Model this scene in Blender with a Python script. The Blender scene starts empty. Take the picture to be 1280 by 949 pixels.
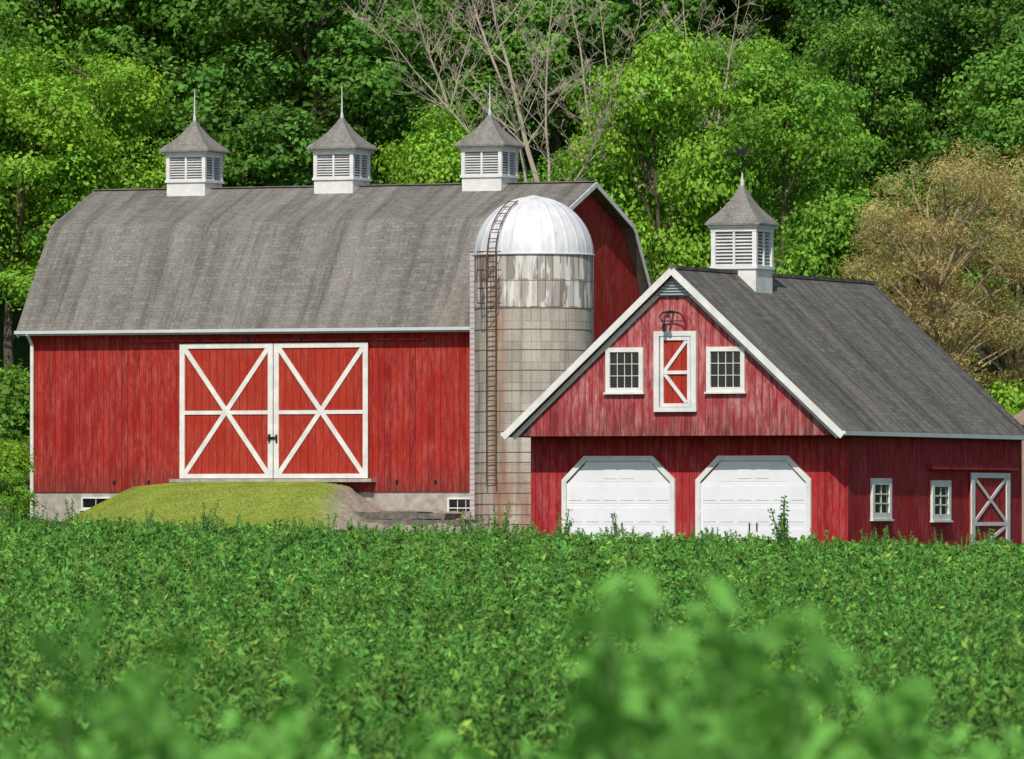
import bpy, math, random
import numpy as np
from mathutils import Vector, Matrix

random.seed(7)
RNG = np.random.default_rng(11)
scene = bpy.context.scene
COL = scene.collection

# ------------------------------------------------------------------ helpers
def smooth(a, b, x):
    t = np.clip((x - a) / (b - a), 0, 1)
    return t * t * (3 - 2 * t)

class MB:
    def __init__(self):
        self.v = []; self.f = []; self.m = []; self.uv = []
    def poly(self, pts, mat=0, uv=None):
        pts = [Vector(p) for p in pts]
        i = len(self.v)
        self.v += [tuple(p) for p in pts]
        self.f.append(tuple(range(i, i + len(pts))))
        self.m.append(mat)
        if uv is None:
            n = Vector((0, 0, 0))
            for a in range(len(pts)):
                p, q = pts[a], pts[(a + 1) % len(pts)]
                n += p.cross(q)
            if n.length < 1e-12: n = Vector((0, 0, 1))
            n.normalize()
            if abs(n.z) > 0.98:
                ua, va = Vector((1, 0, 0)), Vector((0, 1, 0))
            else:
                ua = Vector((0, 0, 1)).cross(n).normalized()
                va = n.cross(ua)
            uv = [(p.dot(ua), p.dot(va)) for p in pts]
        self.uv += list(uv)
    def obox(self, c, ax, ay, az, mat=0):
        c = Vector(c); ax = Vector(ax); ay = Vector(ay); az = Vector(az)
        P = lambda i, j, k: c + ax * i + ay * j + az * k
        for q in (((-1,-1,-1),(-1,1,-1),(1,1,-1),(1,-1,-1)), ((-1,-1,1),(1,-1,1),(1,1,1),(-1,1,1)),
                  ((-1,-1,-1),(1,-1,-1),(1,-1,1),(-1,-1,1)), ((1,1,-1),(-1,1,-1),(-1,1,1),(1,1,1)),
                  ((-1,1,-1),(-1,-1,-1),(-1,-1,1),(-1,1,1)), ((1,-1,-1),(1,1,-1),(1,1,1),(1,-1,1))):
            self.poly([P(*t) for t in q], mat)
    def box(self, x0, x1, y0, y1, z0, z1, mat=0):
        self.obox(((x0+x1)/2, (y0+y1)/2, (z0+z1)/2), ((x1-x0)/2,0,0), (0,(y1-y0)/2,0), (0,0,(z1-z0)/2), mat)
    def beam(self, p0, p1, w, th, n, mat=0):
        p0 = Vector(p0); p1 = Vector(p1); n = Vector(n).normalized()
        d = (p1 - p0); L = d.length; d.normalize()
        s = d.cross(n).normalized()
        self.obox((p0 + p1) / 2, d * L / 2, n * th / 2, s * w / 2, mat)
    def prism(self, prof, axis, a, b, mat=0):
        f = (lambda p, t: (t, p[0], p[1])) if axis == 'x' else (lambda p, t: (p[0], t, p[1]))
        A = [f(p, a) for p in prof]; B = [f(p, b) for p in prof]
        ar = sum(prof[i][0]*prof[(i+1)%len(prof)][1]-prof[(i+1)%len(prof)][0]*prof[i][1] for i in range(len(prof)))
        flip = (ar > 0) == (axis == 'x')
        ra = A[::-1] if flip else A
        rb = B if flip else B[::-1]
        self.poly(ra, mat); self.poly(rb, mat)
        n = len(prof)
        for i in range(n):
            j = (i + 1) % n
            q = [A[i], A[j], B[j], B[i]]
            self.poly(q if flip else q[::-1], mat)
    def tube(self, pts, rad, sides=7, mat=0, cap=True):
        pts = [Vector(p) for p in pts]
        rings = []
        up = Vector((0.13, 0.31, 0.94))
        acc = 0
        for i, p in enumerate(pts):
            if i == 0: d = pts[1] - p
            elif i == len(pts) - 1: d = p - pts[i-1]
            else: d = pts[i+1] - pts[i-1]
            d.normalize()
            a = d.cross(Vector((1, 0.1, 0)) if abs(d.z) > 0.9 else up).normalized()
            b = d.cross(a)
            if i: acc += (p - pts[i-1]).length
            rings.append([(p + (a*math.cos(2*math.pi*k/sides) + b*math.sin(2*math.pi*k/sides)) * rad[i], (k/sides, acc)) for k in range(sides)])
        for i in range(len(rings) - 1):
            for k in range(sides):
                l = (k + 1) % sides
                q = [rings[i][k], rings[i][l], rings[i+1][l], rings[i+1][k]]
                self.poly([t[0] for t in q], mat, [t[1] for t in q])
        if cap:
            self.poly([t[0] for t in rings[0]][::-1], mat); self.poly([t[0] for t in rings[-1]], mat)
    def cyl(self, c, r, z0, z1, sides=24, mat=0):
        self.tube([(c[0], c[1], z0), (c[0], c[1], z1)], [r, r], sides, mat)
    def obj(self, name, mats, parent=None, smooth_=False, merge=False):
        me = bpy.data.meshes.new(name)
        me.from_pydata(self.v, [], self.f)
        uvl = me.uv_layers.new(name="UVMap")
        uvl.data.foreach_set("uv", np.array(self.uv, dtype=np.float32).ravel())
        if not isinstance(mats, (list, tuple)): mats = [mats]
        for m in mats: me.materials.append(m)
        me.polygons.foreach_set("material_index", self.m)
        if smooth_: me.polygons.foreach_set("use_smooth", [True]*len(self.f))
        me.update()
        if merge:
            import bmesh
            bm = bmesh.new(); bm.from_mesh(me)
            bmesh.ops.remove_doubles(bm, verts=bm.verts, dist=0.0005)
            bm.to_mesh(me); bm.free()
        o = bpy.data.objects.new(name, me)
        COL.objects.link(o)
        if parent is not None: o.parent = parent
        return o

def empty(name, loc=(0,0,0), rz=0, parent=None, label=None, category=None, group=None):
    o = bpy.data.objects.new(name, None)
    o.empty_display_size = 0.3
    o.location = loc; o.rotation_euler = (0, 0, rz)
    COL.objects.link(o)
    if parent is not None: o.parent = parent
    tag(o, label, category, group)
    return o

def tag(o, label=None, category=None, group=None, kind=None):
    if label: o["label"] = label
    if category: o["category"] = category
    if group: o["group"] = group
    if kind: o["kind"] = kind
    return o

def leaf_mesh(name, P, N, L, W, C, mat, T=None):
    n = len(P)
    N = N / (np.linalg.norm(N, axis=1, keepdims=True) + 1e-9)
    R = RNG.normal(size=(n, 3))
    if T is not None: R = T
    T = np.cross(N, R) if T is None else R - N*np.sum(R*N, axis=1, keepdims=True)
    T /= (np.linalg.norm(T, axis=1, keepdims=True) + 1e-9)
    B = np.cross(N, T)
    L = np.asarray(L).reshape(-1, 1); W = np.asarray(W).reshape(-1, 1)
    fold = N * W * 0.18
    V = np.stack([P - T*L/2, P + B*W/2 + fold, P + T*L/2, P - B*W/2 + fold], axis=1).reshape(-1, 3)
    me = bpy.data.meshes.new(name)
    me.vertices.add(n*4); me.loops.add(n*4); me.polygons.add(n)
    me.vertices.foreach_set("co", V.astype(np.float32).ravel())
    me.loops.foreach_set("vertex_index", np.arange(n*4, dtype=np.int32))
    me.polygons.foreach_set("loop_start", np.arange(0, n*4, 4, dtype=np.int32))
    at = me.color_attributes.new(name="Col", type='FLOAT_COLOR', domain='POINT')
    CC = np.ones((n, 4), dtype=np.float32); CC[:, :3] = C
    at.data.foreach_set("color", np.repeat(CC, 4, axis=0).ravel())
    me.materials.append(mat)
    me.update(calc_edges=True)
    return me

# ------------------------------------------------------------------ materials
class NT:
    def __init__(self, name):
        self.mat = bpy.data.materials.new(name); self.mat.use_nodes = True
        self.t = self.mat.node_tree; self.t.nodes.clear()
        self.out = self.n('ShaderNodeOutputMaterial')
    def n(self, typ, **kw):
        nd = self.t.nodes.new(typ)
        for k, v in kw.items(): setattr(nd, k, v)
        return nd
    def l(self, a, b): self.t.links.new(a, b)
    def val(self, sock, v):
        if isinstance(v, bpy.types.NodeSocket): self.l(v, sock)
        else: sock.default_value = v
    def math(self, op, a, b=0.0, c=0.0, clamp=False):
        nd = self.n('ShaderNodeMath', operation=op); nd.use_clamp = clamp
        self.val(nd.inputs[0], a); self.val(nd.inputs[1], b); self.val(nd.inputs[2], c)
        return nd.outputs[0]
    def mix(self, f, a, b, blend='MIX'):
        nd = self.n('ShaderNodeMix', data_type='RGBA', blend_type=blend)
        self.val(nd.inputs[0], f)
        A = nd.inputs[6]; B = nd.inputs[7]
        self.val(A, a if isinstance(a, bpy.types.NodeSocket) else (*a, 1)[:4])
        self.val(B, b if isinstance(b, bpy.types.NodeSocket) else (*b, 1)[:4])
        return nd.outputs[2]
    def gray(self, v):
        nd = self.n('ShaderNodeCombineColor')
        for i in range(3): self.val(nd.inputs[i], v)
        return nd.outputs[0]
    def noise(self, vec, scale, detail=4, rough=0.55):
        nd = self.n('ShaderNodeTexNoise'); nd.inputs['Scale'].default_value = scale
        nd.inputs['Detail'].default_value = detail; nd.inputs['Roughness'].default_value = rough
        if vec is not None: self.l(vec, nd.inputs['Vector'])
        return nd.outputs[0]
    def mapping(self, vec, scale=(1,1,1), loc=(0,0,0)):
        nd = self.n('ShaderNodeMapping'); nd.inputs['Scale'].default_value = scale; nd.inputs['Location'].default_value = loc
        self.l(vec, nd.inputs['Vector']); return nd.outputs[0]
    def ramp(self, v, lo, hi, a=0.0, b=1.0):
        nd = self.n('ShaderNodeMapRange'); self.val(nd.inputs[0], v)
        nd.inputs[1].default_value = lo; nd.inputs[2].default_value = hi
        nd.inputs[3].default_value = a; nd.inputs[4].default_value = b
        return nd.outputs[0]
    def uv(self): return self.n('ShaderNodeTexCoord').outputs['UV']
    def ob(self): return self.n('ShaderNodeTexCoord').outputs['Object']
    def bsdf(self, col, rough=0.7, metal=0.0, bump=None, bs=0.4, bd=0.02, spec=0.3):
        p = self.n('ShaderNodeBsdfPrincipled')
        self.val(p.inputs['Base Color'], col if isinstance(col, bpy.types.NodeSocket) else (*col, 1))
        self.val(p.inputs['Roughness'], rough); self.val(p.inputs['Metallic'], metal)
        p.inputs['Specular IOR Level'].default_value = spec
        if bump is not None:
            b = self.n('ShaderNodeBump'); b.inputs['Strength'].default_value = bs; b.inputs['Distance'].default_value = bd
            self.l(bump, b.inputs['Height']); self.l(b.outputs[0], p.inputs['Normal'])
        self.l(p.outputs[0], self.out.inputs[0]); return p

def mat_board(name, col, col2, bw=0.2, grime=(0.06,0.03,0.03), gs=0.35, z0=None, fade=(0.30,0.16,0.15), fs=0.3, low=0.55, blot=0.0):
    t = NT(name); uv = t.uv()
    sep = t.n('ShaderNodeSeparateXYZ'); t.l(uv, sep.inputs[0])
    x = t.math('DIVIDE', sep.outputs[0], bw)
    fl = t.math('FLOOR', x); fr = t.math('FRACT', x)
    wn = t.n('ShaderNodeTexWhiteNoise', noise_dimensions='1D'); t.l(fl, wn.inputs['W'])
    c = t.mix(wn.outputs[0], col, col2)
    off = t.n('ShaderNodeCombineXYZ'); t.l(sep.outputs[0], off.inputs[0])
    t.l(t.math('ADD', sep.outputs[1], t.math('MULTIPLY', wn.outputs[0], 23.0)), off.inputs[1])
    st = t.noise(t.mapping(off.outputs[0], (11, 0.8, 1)), 1.0, 6, 0.68)
    c = t.mix(t.math('MULTIPLY', t.ramp(st, 0.48, 0.72), gs), c, grime)
    st2 = t.noise(t.mapping(off.outputs[0], (7, 1.3, 1), (13, 3, 0)), 1.0, 6, 0.7)
    big = t.noise(t.mapping(uv, (0.9, 0.5, 1), (3, 7, 0)), 1.0, 4, 0.6)
    f2 = t.math('MULTIPLY', t.ramp(st2, 0.42, 0.62), t.ramp(big, 0.34, 0.56))
    c = t.mix(t.math('MULTIPLY', f2, fs), c, fade)
    if blot:
        b2 = t.noise(t.mapping(uv, (2.0, 1.1, 1), (31, 17, 0)), 1.0, 6, 0.72)
        c = t.mix(t.math('MULTIPLY', t.ramp(b2, 0.54, 0.70), blot), c, grime)
        b3 = t.noise(t.mapping(uv, (22, 9, 1), (1, 7, 0)), 1.0, 3, 0.6)
        c = t.mix(t.math('MULTIPLY', t.ramp(b3, 0.68, 0.72), 0.7), c, (0.07,0.02,0.015))
    fine = t.noise(t.mapping(uv, (60, 6, 1)), 1.0, 3)
    c = t.mix(0.45, c, t.gray(t.ramp(fine, 0.3, 0.7, 0.55, 1.4)), 'MULTIPLY')
    if z0 is not None:
        lo = t.ramp(sep.outputs[1], z0, z0 + 1.0, low, 0.0)
        lo = t.math('MULTIPLY', lo, t.ramp(st, 0.38, 0.58))
        c = t.mix(lo, c, (0.10, 0.035, 0.03))
    edge = t.math('ABSOLUTE', t.math('SUBTRACT', fr, 0.5))
    gap = t.ramp(edge, 0.44, 0.485)
    gst = t.math('MULTIPLY', gap, t.ramp(st2, 0.3, 0.65, 0.25, 0.85))
    c = t.mix(gst, c, (0.05, 0.006, 0.006))
    h = t.math('SUBTRACT', t.math('MULTIPLY', wn.outputs[0], 0.4), gap)
    t.bsdf(c, 0.8, 0, h, 0.5, 0.02, 0.15)
    return t.mat

def mat_shingle(name, c1, c2, dark, light, bwid=0.3, rowh=0.14, vs=0.5, ds=0.45):
    t = NT(name); uv = t.uv()
    b = t.n('ShaderNodeTexBrick'); t.l(uv, b.inputs['Vector'])
    b.inputs['Scale'].default_value = 1; b.inputs['Brick Width'].default_value = bwid; b.inputs['Row Height'].default_value = rowh
    b.inputs['Mortar Size'].default_value = 0.009; b.inputs['Mortar Smooth'].default_value = 0.6; b.inputs['Bias'].default_value = 0.0
    b.inputs['Color1'].default_value = (*c1, 1); b.inputs['Color2'].default_value = (*c2, 1)
    mo = tuple((a*0.6+d*0.4) for a, d in zip(c2, dark)); b.inputs['Mortar'].default_value = (*mo, 1)
    c = b.outputs['Color']
    n1 = t.noise(t.mapping(uv, (0.8, 0.10, 1)), 1.0, 5, 0.6)
    c = t.mix(t.math('MULTIPLY', t.ramp(n1, 0.42, 0.62), vs), c, light)
    n2 = t.noise(t.mapping(uv, (2.4, 0.16, 1), (5, 2, 0)), 1.0, 5, 0.65)
    c = t.mix(t.math('MULTIPLY', t.ramp(n2, 0.46, 0.66), ds), c, dark)
    n4 = t.noise(t.mapping(uv, (0.9, 0.35, 1), (8, 2, 0)), 1.0, 6, 0.7)
    c = t.mix(0.5, c, t.gray(t.ramp(n4, 0.3, 0.7, 0.74, 1.22)), 'MULTIPLY')
    n3 = t.noise(t.mapping(uv, (1, 1.6, 1)), 11, 4, 0.8)
    c = t.mix(0.85, c, t.gray(t.ramp(n3, 0.32, 0.68, 0.5, 1.45)), 'MULTIPLY')
    t.bsdf(c, 0.95, 0, b.outputs['Fac'], -0.3, 0.02, 0.1)
    return t.mat

def mat_plain(name, col, rough=0.6, metal=0.0, var=0.2, scale=3, col2=None, bump=0.0, spec=0.3, stretch=(1,1,1)):
    t = NT(name); o = t.ob()
    n = t.noise(t.mapping(o, stretch), scale, 5, 0.65)
    c2 = col2 if col2 else tuple(v * (1 - var) for v in col)
    c = t.mix(t.ramp(n, 0.35, 0.68), col, c2)
    if bump: t.bsdf(c, rough, metal, n, bump, 0.02, spec)
    else: t.bsdf(c, rough, metal, spec=spec)
    return t.mat

def mat_leaf(name, base, trans=0.35, objcol=True, rough=0.6, tt=(1.25,1.15,0.6), spec=0.25):
    t = NT(name)
    a = t.n('ShaderNodeAttribute', attribute_name="Col")
    c = t.mix(1.0, a.outputs['Color'], base, 'MULTIPLY')
    if objcol:
        oi = t.n('ShaderNodeObjectInfo'); c = t.mix(1.0, c, oi.outputs['Color'], 'MULTIPLY')
    p = t.n('ShaderNodeBsdfPrincipled'); t.l(c, p.inputs['Base Color']); p.inputs['Roughness'].default_value = rough
    p.inputs['Specular IOR Level'].default_value = spec
    tr = t.n('ShaderNodeBsdfTranslucent'); t.l(t.mix(1.0, c, tt, 'MULTIPLY'), tr.inputs[0])
    m = t.n('ShaderNodeMixShader'); m.inputs[0].default_value = trans
    t.l(p.outputs[0], m.inputs[1]); t.l(tr.outputs[0], m.inputs[2]); t.l(m.outputs[0], t.out.inputs[0])
    return t.mat

M_red = mat_board("barn_red_siding", (0.37,0.023,0.017), (0.26,0.013,0.011), 0.21, z0=1.0, gs=0.6, grime=(0.13,0.012,0.01), fade=(0.45,0.095,0.075), fs=0.7, low=0.85, blot=0.45)
M_reddoor = mat_board("door_red_boards", (0.39,0.032,0.018), (0.33,0.024,0.014), 0.26, gs=0.35, grime=(0.22,0.020,0.014), fade=(0.45,0.10,0.07), fs=0.45, blot=0.2)
M_gable = mat_board("faded_red_siding", (0.41,0.055,0.060), (0.30,0.030,0.036), 0.2, gs=0.75, grime=(0.13,0.024,0.028), fade=(0.54,0.25,0.24), fs=0.9, z0=2.4, low=0.8, blot=0.5)
M_crimson = mat_board("crimson_siding", (0.40,0.022,0.026), (0.28,0.013,0.017), 0.2, gs=0.6, grime=(0.12,0.008,0.010), fade=(0.45,0.11,0.11), fs=0.6, blot=0.35)
M_white = mat_plain("white_trim_paint", (0.78,0.77,0.74), 0.55, var=0.22, scale=2.5)
M_whitedoor = mat_plain("white_door_paint", (0.78,0.78,0.82), 0.45, var=0.08, scale=1.5)
M_roof = mat_shingle("weathered_grey_shingles", (0.220,0.205,0.182), (0.152,0.141,0.125), (0.080,0.073,0.064), (0.27,0.252,0.222), ds=0.65)
M_roof2 = mat_shingle("dark_grey_shingles", (0.170,0.159,0.143), (0.105,0.098,0.089), (0.046,0.043,0.039), (0.205,0.192,0.172), 0.34, 0.15, 0.5, ds=0.7)
M_cuproof = mat_shingle("cupola_shingles", (0.25,0.235,0.21), (0.19,0.178,0.16), (0.11,0.10,0.09), (0.30,0.28,0.26), 0.12, 0.09)
M_glass = mat_plain("dark_window_glass", (0.012,0.015,0.018), 0.08, var=0.5, spec=0.6)
M_dark = mat_plain("dark_interior", (0.02,0.02,0.02), 0.9)
M_iron = mat_plain("black_iron", (0.03,0.03,0.032), 0.5, 0.6)
M_rust = mat_plain("rusty_steel", (0.20,0.08,0.04), 0.85, 0.2, scale=6, col2=(0.10,0.045,0.028))
M_hoop = mat_plain("dull_steel_hoop", (0.20,0.165,0.135), 0.8, 0.1, scale=3, col2=(0.15,0.10,0.07))
M_gutter = mat_plain("painted_gutter", (0.58,0.60,0.62), 0.4, var=0.12)
M_vent = mat_plain("grey_vent_slats", (0.42,0.46,0.5), 0.6)
M_slat = mat_plain("louvre_slat_paint", (0.60,0.60,0.59), 0.6, var=0.2)
M_bark = mat_plain("brown_bark", (0.13,0.10,0.07), 0.9, scale=5, col2=(0.06,0.05,0.035), bump=0.5, stretch=(3,3,0.6))
M_pale = mat_plain("pale_dead_wood", (0.47,0.41,0.32), 0.85, scale=2, col2=(0.30,0.25,0.19), stretch=(2,2,0.5))
M_tanbark = mat_plain("tan_bark", (0.42,0.31,0.20), 0.9, scale=3, col2=(0.28,0.20,0.13))

def make_lap():
    t = NT("white_lap_siding"); uv = t.uv()
    sep = t.n('ShaderNodeSeparateXYZ'); t.l(uv, sep.inputs[0])
    fr = t.math('FRACT', t.math('DIVIDE', sep.outputs[1], 0.16))
    c = t.mix(t.ramp(fr, 0.75, 1.0), (0.56,0.50,0.50), (0.22,0.13,0.13))  # pinkish cast is reflected light put into the white siding colour
    t.bsdf(c, 0.6, 0, fr, 0.6, 0.03); return t.mat
M_lap = make_lap()

def make_concrete():
    t = NT("silo_concrete_staves"); uv = t.uv()
    b = t.n('ShaderNodeTexBrick'); t.l(uv, b.inputs['Vector'])
    b.inputs['Scale'].default_value = 1; b.inputs['Brick Width'].default_value = 0.30; b.inputs['Row Height'].default_value = 0.62
    b.offset = 0.0
    b.inputs['Mortar Size'].default_value = 0.011
    b.inputs['Color1'].default_value = (0.45,0.405,0.345,1); b.inputs['Color2'].default_value = (0.34,0.305,0.26,1); b.inputs['Mortar'].default_value = (0.22,0.19,0.16,1)
    c = b.outputs['Color']
    n = t.noise(t.mapping(uv, (1.0, 0.5, 1)), 1.2, 6, 0.65)
    c = t.mix(t.math('MULTIPLY', t.ramp(n, 0.42, 0.68), 0.6), c, (0.52,0.48,0.42))
    n2 = t.noise(t.mapping(uv, (5, 0.16, 1)), 1.0, 5, 0.6)
    c = t.mix(t.math('MULTIPLY', t.ramp(n2, 0.52, 0.68), 0.6), c, (0.17,0.125,0.09))
    sep = t.n('ShaderNodeSeparateXYZ'); t.l(uv, sep.inputs[0])
    n3 = t.noise(t.mapping(uv, (3.5, 0.3, 1), (9, 0, 0)), 1.0, 5, 0.65)
    low = t.ramp(sep.outputs[1], 2.4, -0.2, 0, 1.0)
    lo = t.math('MULTIPLY', low, t.ramp(n3, 0.46, 0.60), clamp=True)
    c = t.mix(t.math('MULTIPLY', lo, 0.9, clamp=True), c, (0.32,0.10,0.04))
    dd = t.math('ABSOLUTE', t.math('SUBTRACT', sep.outputs[0], 7.35))
    lad = t.math('MULTIPLY', t.ramp(dd, 0.40, 0.05, 0, 1), t.ramp(n3, 0.34, 0.56), clamp=True)
    c = t.mix(t.math('MULTIPLY', lad, 0.7, clamp=True), c, (0.30,0.13,0.065))
    n5 = t.noise(t.mapping(uv, (1.6, 0.22, 1), (2, 9, 0)), 1.0, 4, 0.6)
    c = t.mix(0.6, c, t.gray(t.ramp(n5, 0.3, 0.7, 0.72, 1.2)), 'MULTIPLY')
    n6 = t.noise(uv, 16, 5, 0.75)
    c = t.mix(0.6, c, t.gray(t.ramp(n6, 0.32, 0.68, 0.65, 1.3)), 'MULTIPLY')
    t.bsdf(c, 0.9, 0, b.outputs['Fac'], -0.4, 0.02, 0.2); return t.mat
M_conc = make_concrete()

def make_band():
    t = NT("weathered_silo_panels"); uv = t.uv()
    b = t.n('ShaderNodeTexBrick'); t.l(uv, b.inputs['Vector']); b.offset = 0.0
    b.inputs['Scale'].default_value = 1; b.inputs['Brick Width'].default_value = 0.24; b.inputs['Row Height'].default_value = 0.83
    b.inputs['Mortar Size'].default_value = 0.012; b.inputs['Bias'].default_value = 0.1
    b.inputs['Color1'].default_value = (0.20,0.17,0.15,1); b.inputs['Color2'].default_value = (0.60,0.57,0.53,1); b.inputs['Mortar'].default_value = (0.16,0.12,0.10,1)
    n = t.noise(t.mapping(uv, (4.2, 0.8, 1)), 1.0, 3, 0.6)
    c = t.mix(t.math('MULTIPLY', t.ramp(n, 0.52, 0.57), 0.75), b.outputs['Color'], (0.74,0.73,0.72))
    n2 = t.noise(t.mapping(uv, (6, 0.5, 1), (4,4,0)), 1.0, 4)
    c = t.mix(t.math('MULTIPLY', t.ramp(n2, 0.50, 0.64), 0.6), c, (0.20,0.14,0.10))
    t.bsdf(c, 0.7, 0.0, spec=0.3); return t.mat
M_band = make_band()

def make_dome():
    t = NT("galvanised_dome"); o = t.ob()
    n = t.noise(t.mapping(o, (2, 2, 0.8)), 1.6, 5, 0.6)
    c = t.mix(t.ramp(n, 0.4, 0.7), (0.74,0.74,0.75), (0.58,0.58,0.60))
    n2 = t.noise(t.mapping(o, (6, 6, 0.9), (3,3,3)), 1.2, 5, 0.6)
    c = t.mix(t.math('MULTIPLY', t.ramp(n2, 0.58, 0.74), 0.6), c, (0.44,0.32,0.26))
    t.bsdf(c, 0.52, 0.1, spec=0.4); return t.mat
M_dome = make_dome()

def make_stone():
    t = NT("whitewashed_stone"); uv = t.uv()
    b = t.n('ShaderNodeTexVoronoi'); b.inputs['Scale'].default_value = 2.4; t.l(t.mapping(uv, (1, 1.7, 1)), b.inputs['Vector'])
    n = t.noise(uv, 3, 5)
    c = t.mix(t.ramp(n, 0.35, 0.7), (0.52,0.48,0.43), (0.32,0.28,0.25))
    c = t.mix(0.3, c, t.gray(t.ramp(b.outputs['Distance'], 0, 0.5, 1.1, 0.5)), 'MULTIPLY')
    t.bsdf(c, 0.9, 0, b.outputs['Distance'], -0.5, 0.04); return t.mat
M_stone = make_stone()
M_slab = mat_plain("dark_stone_slabs", (0.19,0.17,0.14), 0.9, scale=4, col2=(0.07,0.06,0.05), bump=0.5)

def make_ground():
    t = NT("ground_grass"); o = t.ob()
    n = t.noise(o, 0.6, 6, 0.6); n2 = t.noise(o, 9, 5, 0.7)
    c = t.mix(t.ramp(n, 0.35, 0.65), (0.030,0.070,0.014), (0.04,0.085,0.018))
    c = t.mix(0.6, c, t.gray(t.ramp(n2, 0.3, 0.7, 0.5, 1.4)), 'MULTIPLY')
    t.bsdf(c, 0.95, 0, n2, 0.6, 0.05, 0.1); return t.mat
M_ground = make_ground()

def make_bank():
    t = NT("mown_grass_and_gravel"); o = t.ob()
    sep = t.n('ShaderNodeSeparateXYZ'); t.l(o, sep.inputs[0])
    n = t.noise(o, 1.2, 6, 0.7); n2 = t.noise(o, 14, 5, 0.7)
    c = t.mix(t.ramp(n, 0.35, 0.65), (0.20,0.29,0.04), (0.33,0.35,0.08))
    c = t.mix(0.5, c, t.gray(t.ramp(n2, 0.3, 0.7, 0.6, 1.3)), 'MULTIPLY')
    g = t.mix(t.ramp(n2, 0.4, 0.62), (0.40,0.34,0.28), (0.19,0.16,0.13))
    m = t.math('ADD', t.math('MULTIPLY', n, 2.6), sep.outputs[0])
    m = t.math('ADD', m, t.math('MULTIPLY', sep.outputs[1], 0.40))
    c = t.mix(t.ramp(m, 11.5, 12.3), c, g)
    t.bsdf(c, 0.95, 0, n2, 0.7, 0.04, 0.1); return t.mat
M_bank = make_bank()

M_leaf = mat_leaf("tree_leaves", (1,1,1), 0.36)
M_alf = mat_leaf("alfalfa_leaves", (1,1,1), 0.34, objcol=False, rough=0.75, spec=0.08, tt=(1.2,1.2,0.5))

# ------------------------------------------------------------------ terrain
def ground_z(x, y):
    x = np.asarray(x, dtype=float); y = np.asarray(y, dtype=float)
    xc = np.clip(x, -22, 22)
    near = -0.87 + 0.05*np.sin(x*0.9 + y*0.21) * smooth(15, 60, y)
    far = -0.66 - 0.0262*xc
    z = near + (far - near) * smooth(50, 195, y)
    yard = -0.25 - 0.026*xc
    z = z + (yard - z) * smooth(203, 236, y)
    z = z + 0.40*np.clip(y - 266, 0, 120) * smooth(262, 275, y) + 0.15*np.clip(y-386, 0, 600)
    z = z + (0.5*np.sin(x*0.21) + 0.4*np.sin(y*0.3+x*0.11)) * smooth(275, 300, y)
    return z

def build_ground():
    xs = np.concatenate([np.linspace(-500, -60, 12), np.linspace(-50, 50, 81), np.linspace(60, 500, 12)])
    ys = np.concatenate([np.linspace(-60, -5, 6), np.linspace(0, 330, 180), np.linspace(340, 900, 20)])
    X, Y = np.meshgrid(xs, ys); Z = ground_z(X, Y)
    nx, ny = len(xs), len(ys)
    V = np.stack([X, Y, Z], -1).reshape(-1, 3).tolist()
    F = [(j*nx+i, j*nx+i+1, (j+1)*nx+i+1, (j+1)*nx+i) for j in range(ny-1) for i in range(nx-1)]
    me = bpy.data.meshes.new("ground"); me.from_pydata(V, [], F)
    me.polygons.foreach_set("use_smooth", [True]*len(F)); me.materials.append(M_ground)
    o = bpy.data.objects.new("ground", me); COL.objects.link(o)
    tag(o, "green farmland ground rising to a wooded hillside", "ground", kind="structure")
build_ground()

RZ = math.radians(-22.5)
CB, SB = math.cos(math.radians(22.5)), math.sin(math.radians(22.5))

# ------------------------------------------------------------------ windows, cupolas
def window(parent, axis, a0, a1, z0, z1, pos, out, cols, rows, fw=0.1, name="window", mw=0.010):
    fr = MB(); gl = MB()
    def B(m, p0, p1, q0, q1, d0, d1):
        if axis == 'x': m.box(p0, p1, pos-d1, pos-d0, q0, q1)
        else: m.box(pos+d0, pos+d1, p0, p1, q0, q1)
    B(fr, a0, a0+fw, z0, z1, 0.0, out); B(fr, a1-fw, a1, z0, z1, 0.0, out)
    B(fr, a0+fw, a1-fw, z1-fw, z1, 0.0, out); B(fr, a0+fw, a1-fw, z0, z0+fw, 0.0, out)
    B(fr, a0-0.04, a1+0.04, z0-0.05, z0-0.002, 0.0, out+0.04)
    ia, ib, ja, jb = a0+fw, a1-fw, z0+fw, z1-fw
    for i in range(1, cols):
        c = ia + (ib-ia)*i/cols; B(fr, c-mw, c+mw, ja, jb, 0.02, out-0.03)
    for j in range(1, rows):
        c = ja + (jb-ja)*j/rows; w = mw*1.6 if j*2 == rows else mw
        B(fr, ia, ib, c-w, c+w, 0.022, out-0.027)
    B(gl, ia, ib, ja, jb, 0.005, 0.015)
    e = fr.obj(name, M_white, parent)
    gl.obj("pane", M_glass, e)
    return e

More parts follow.
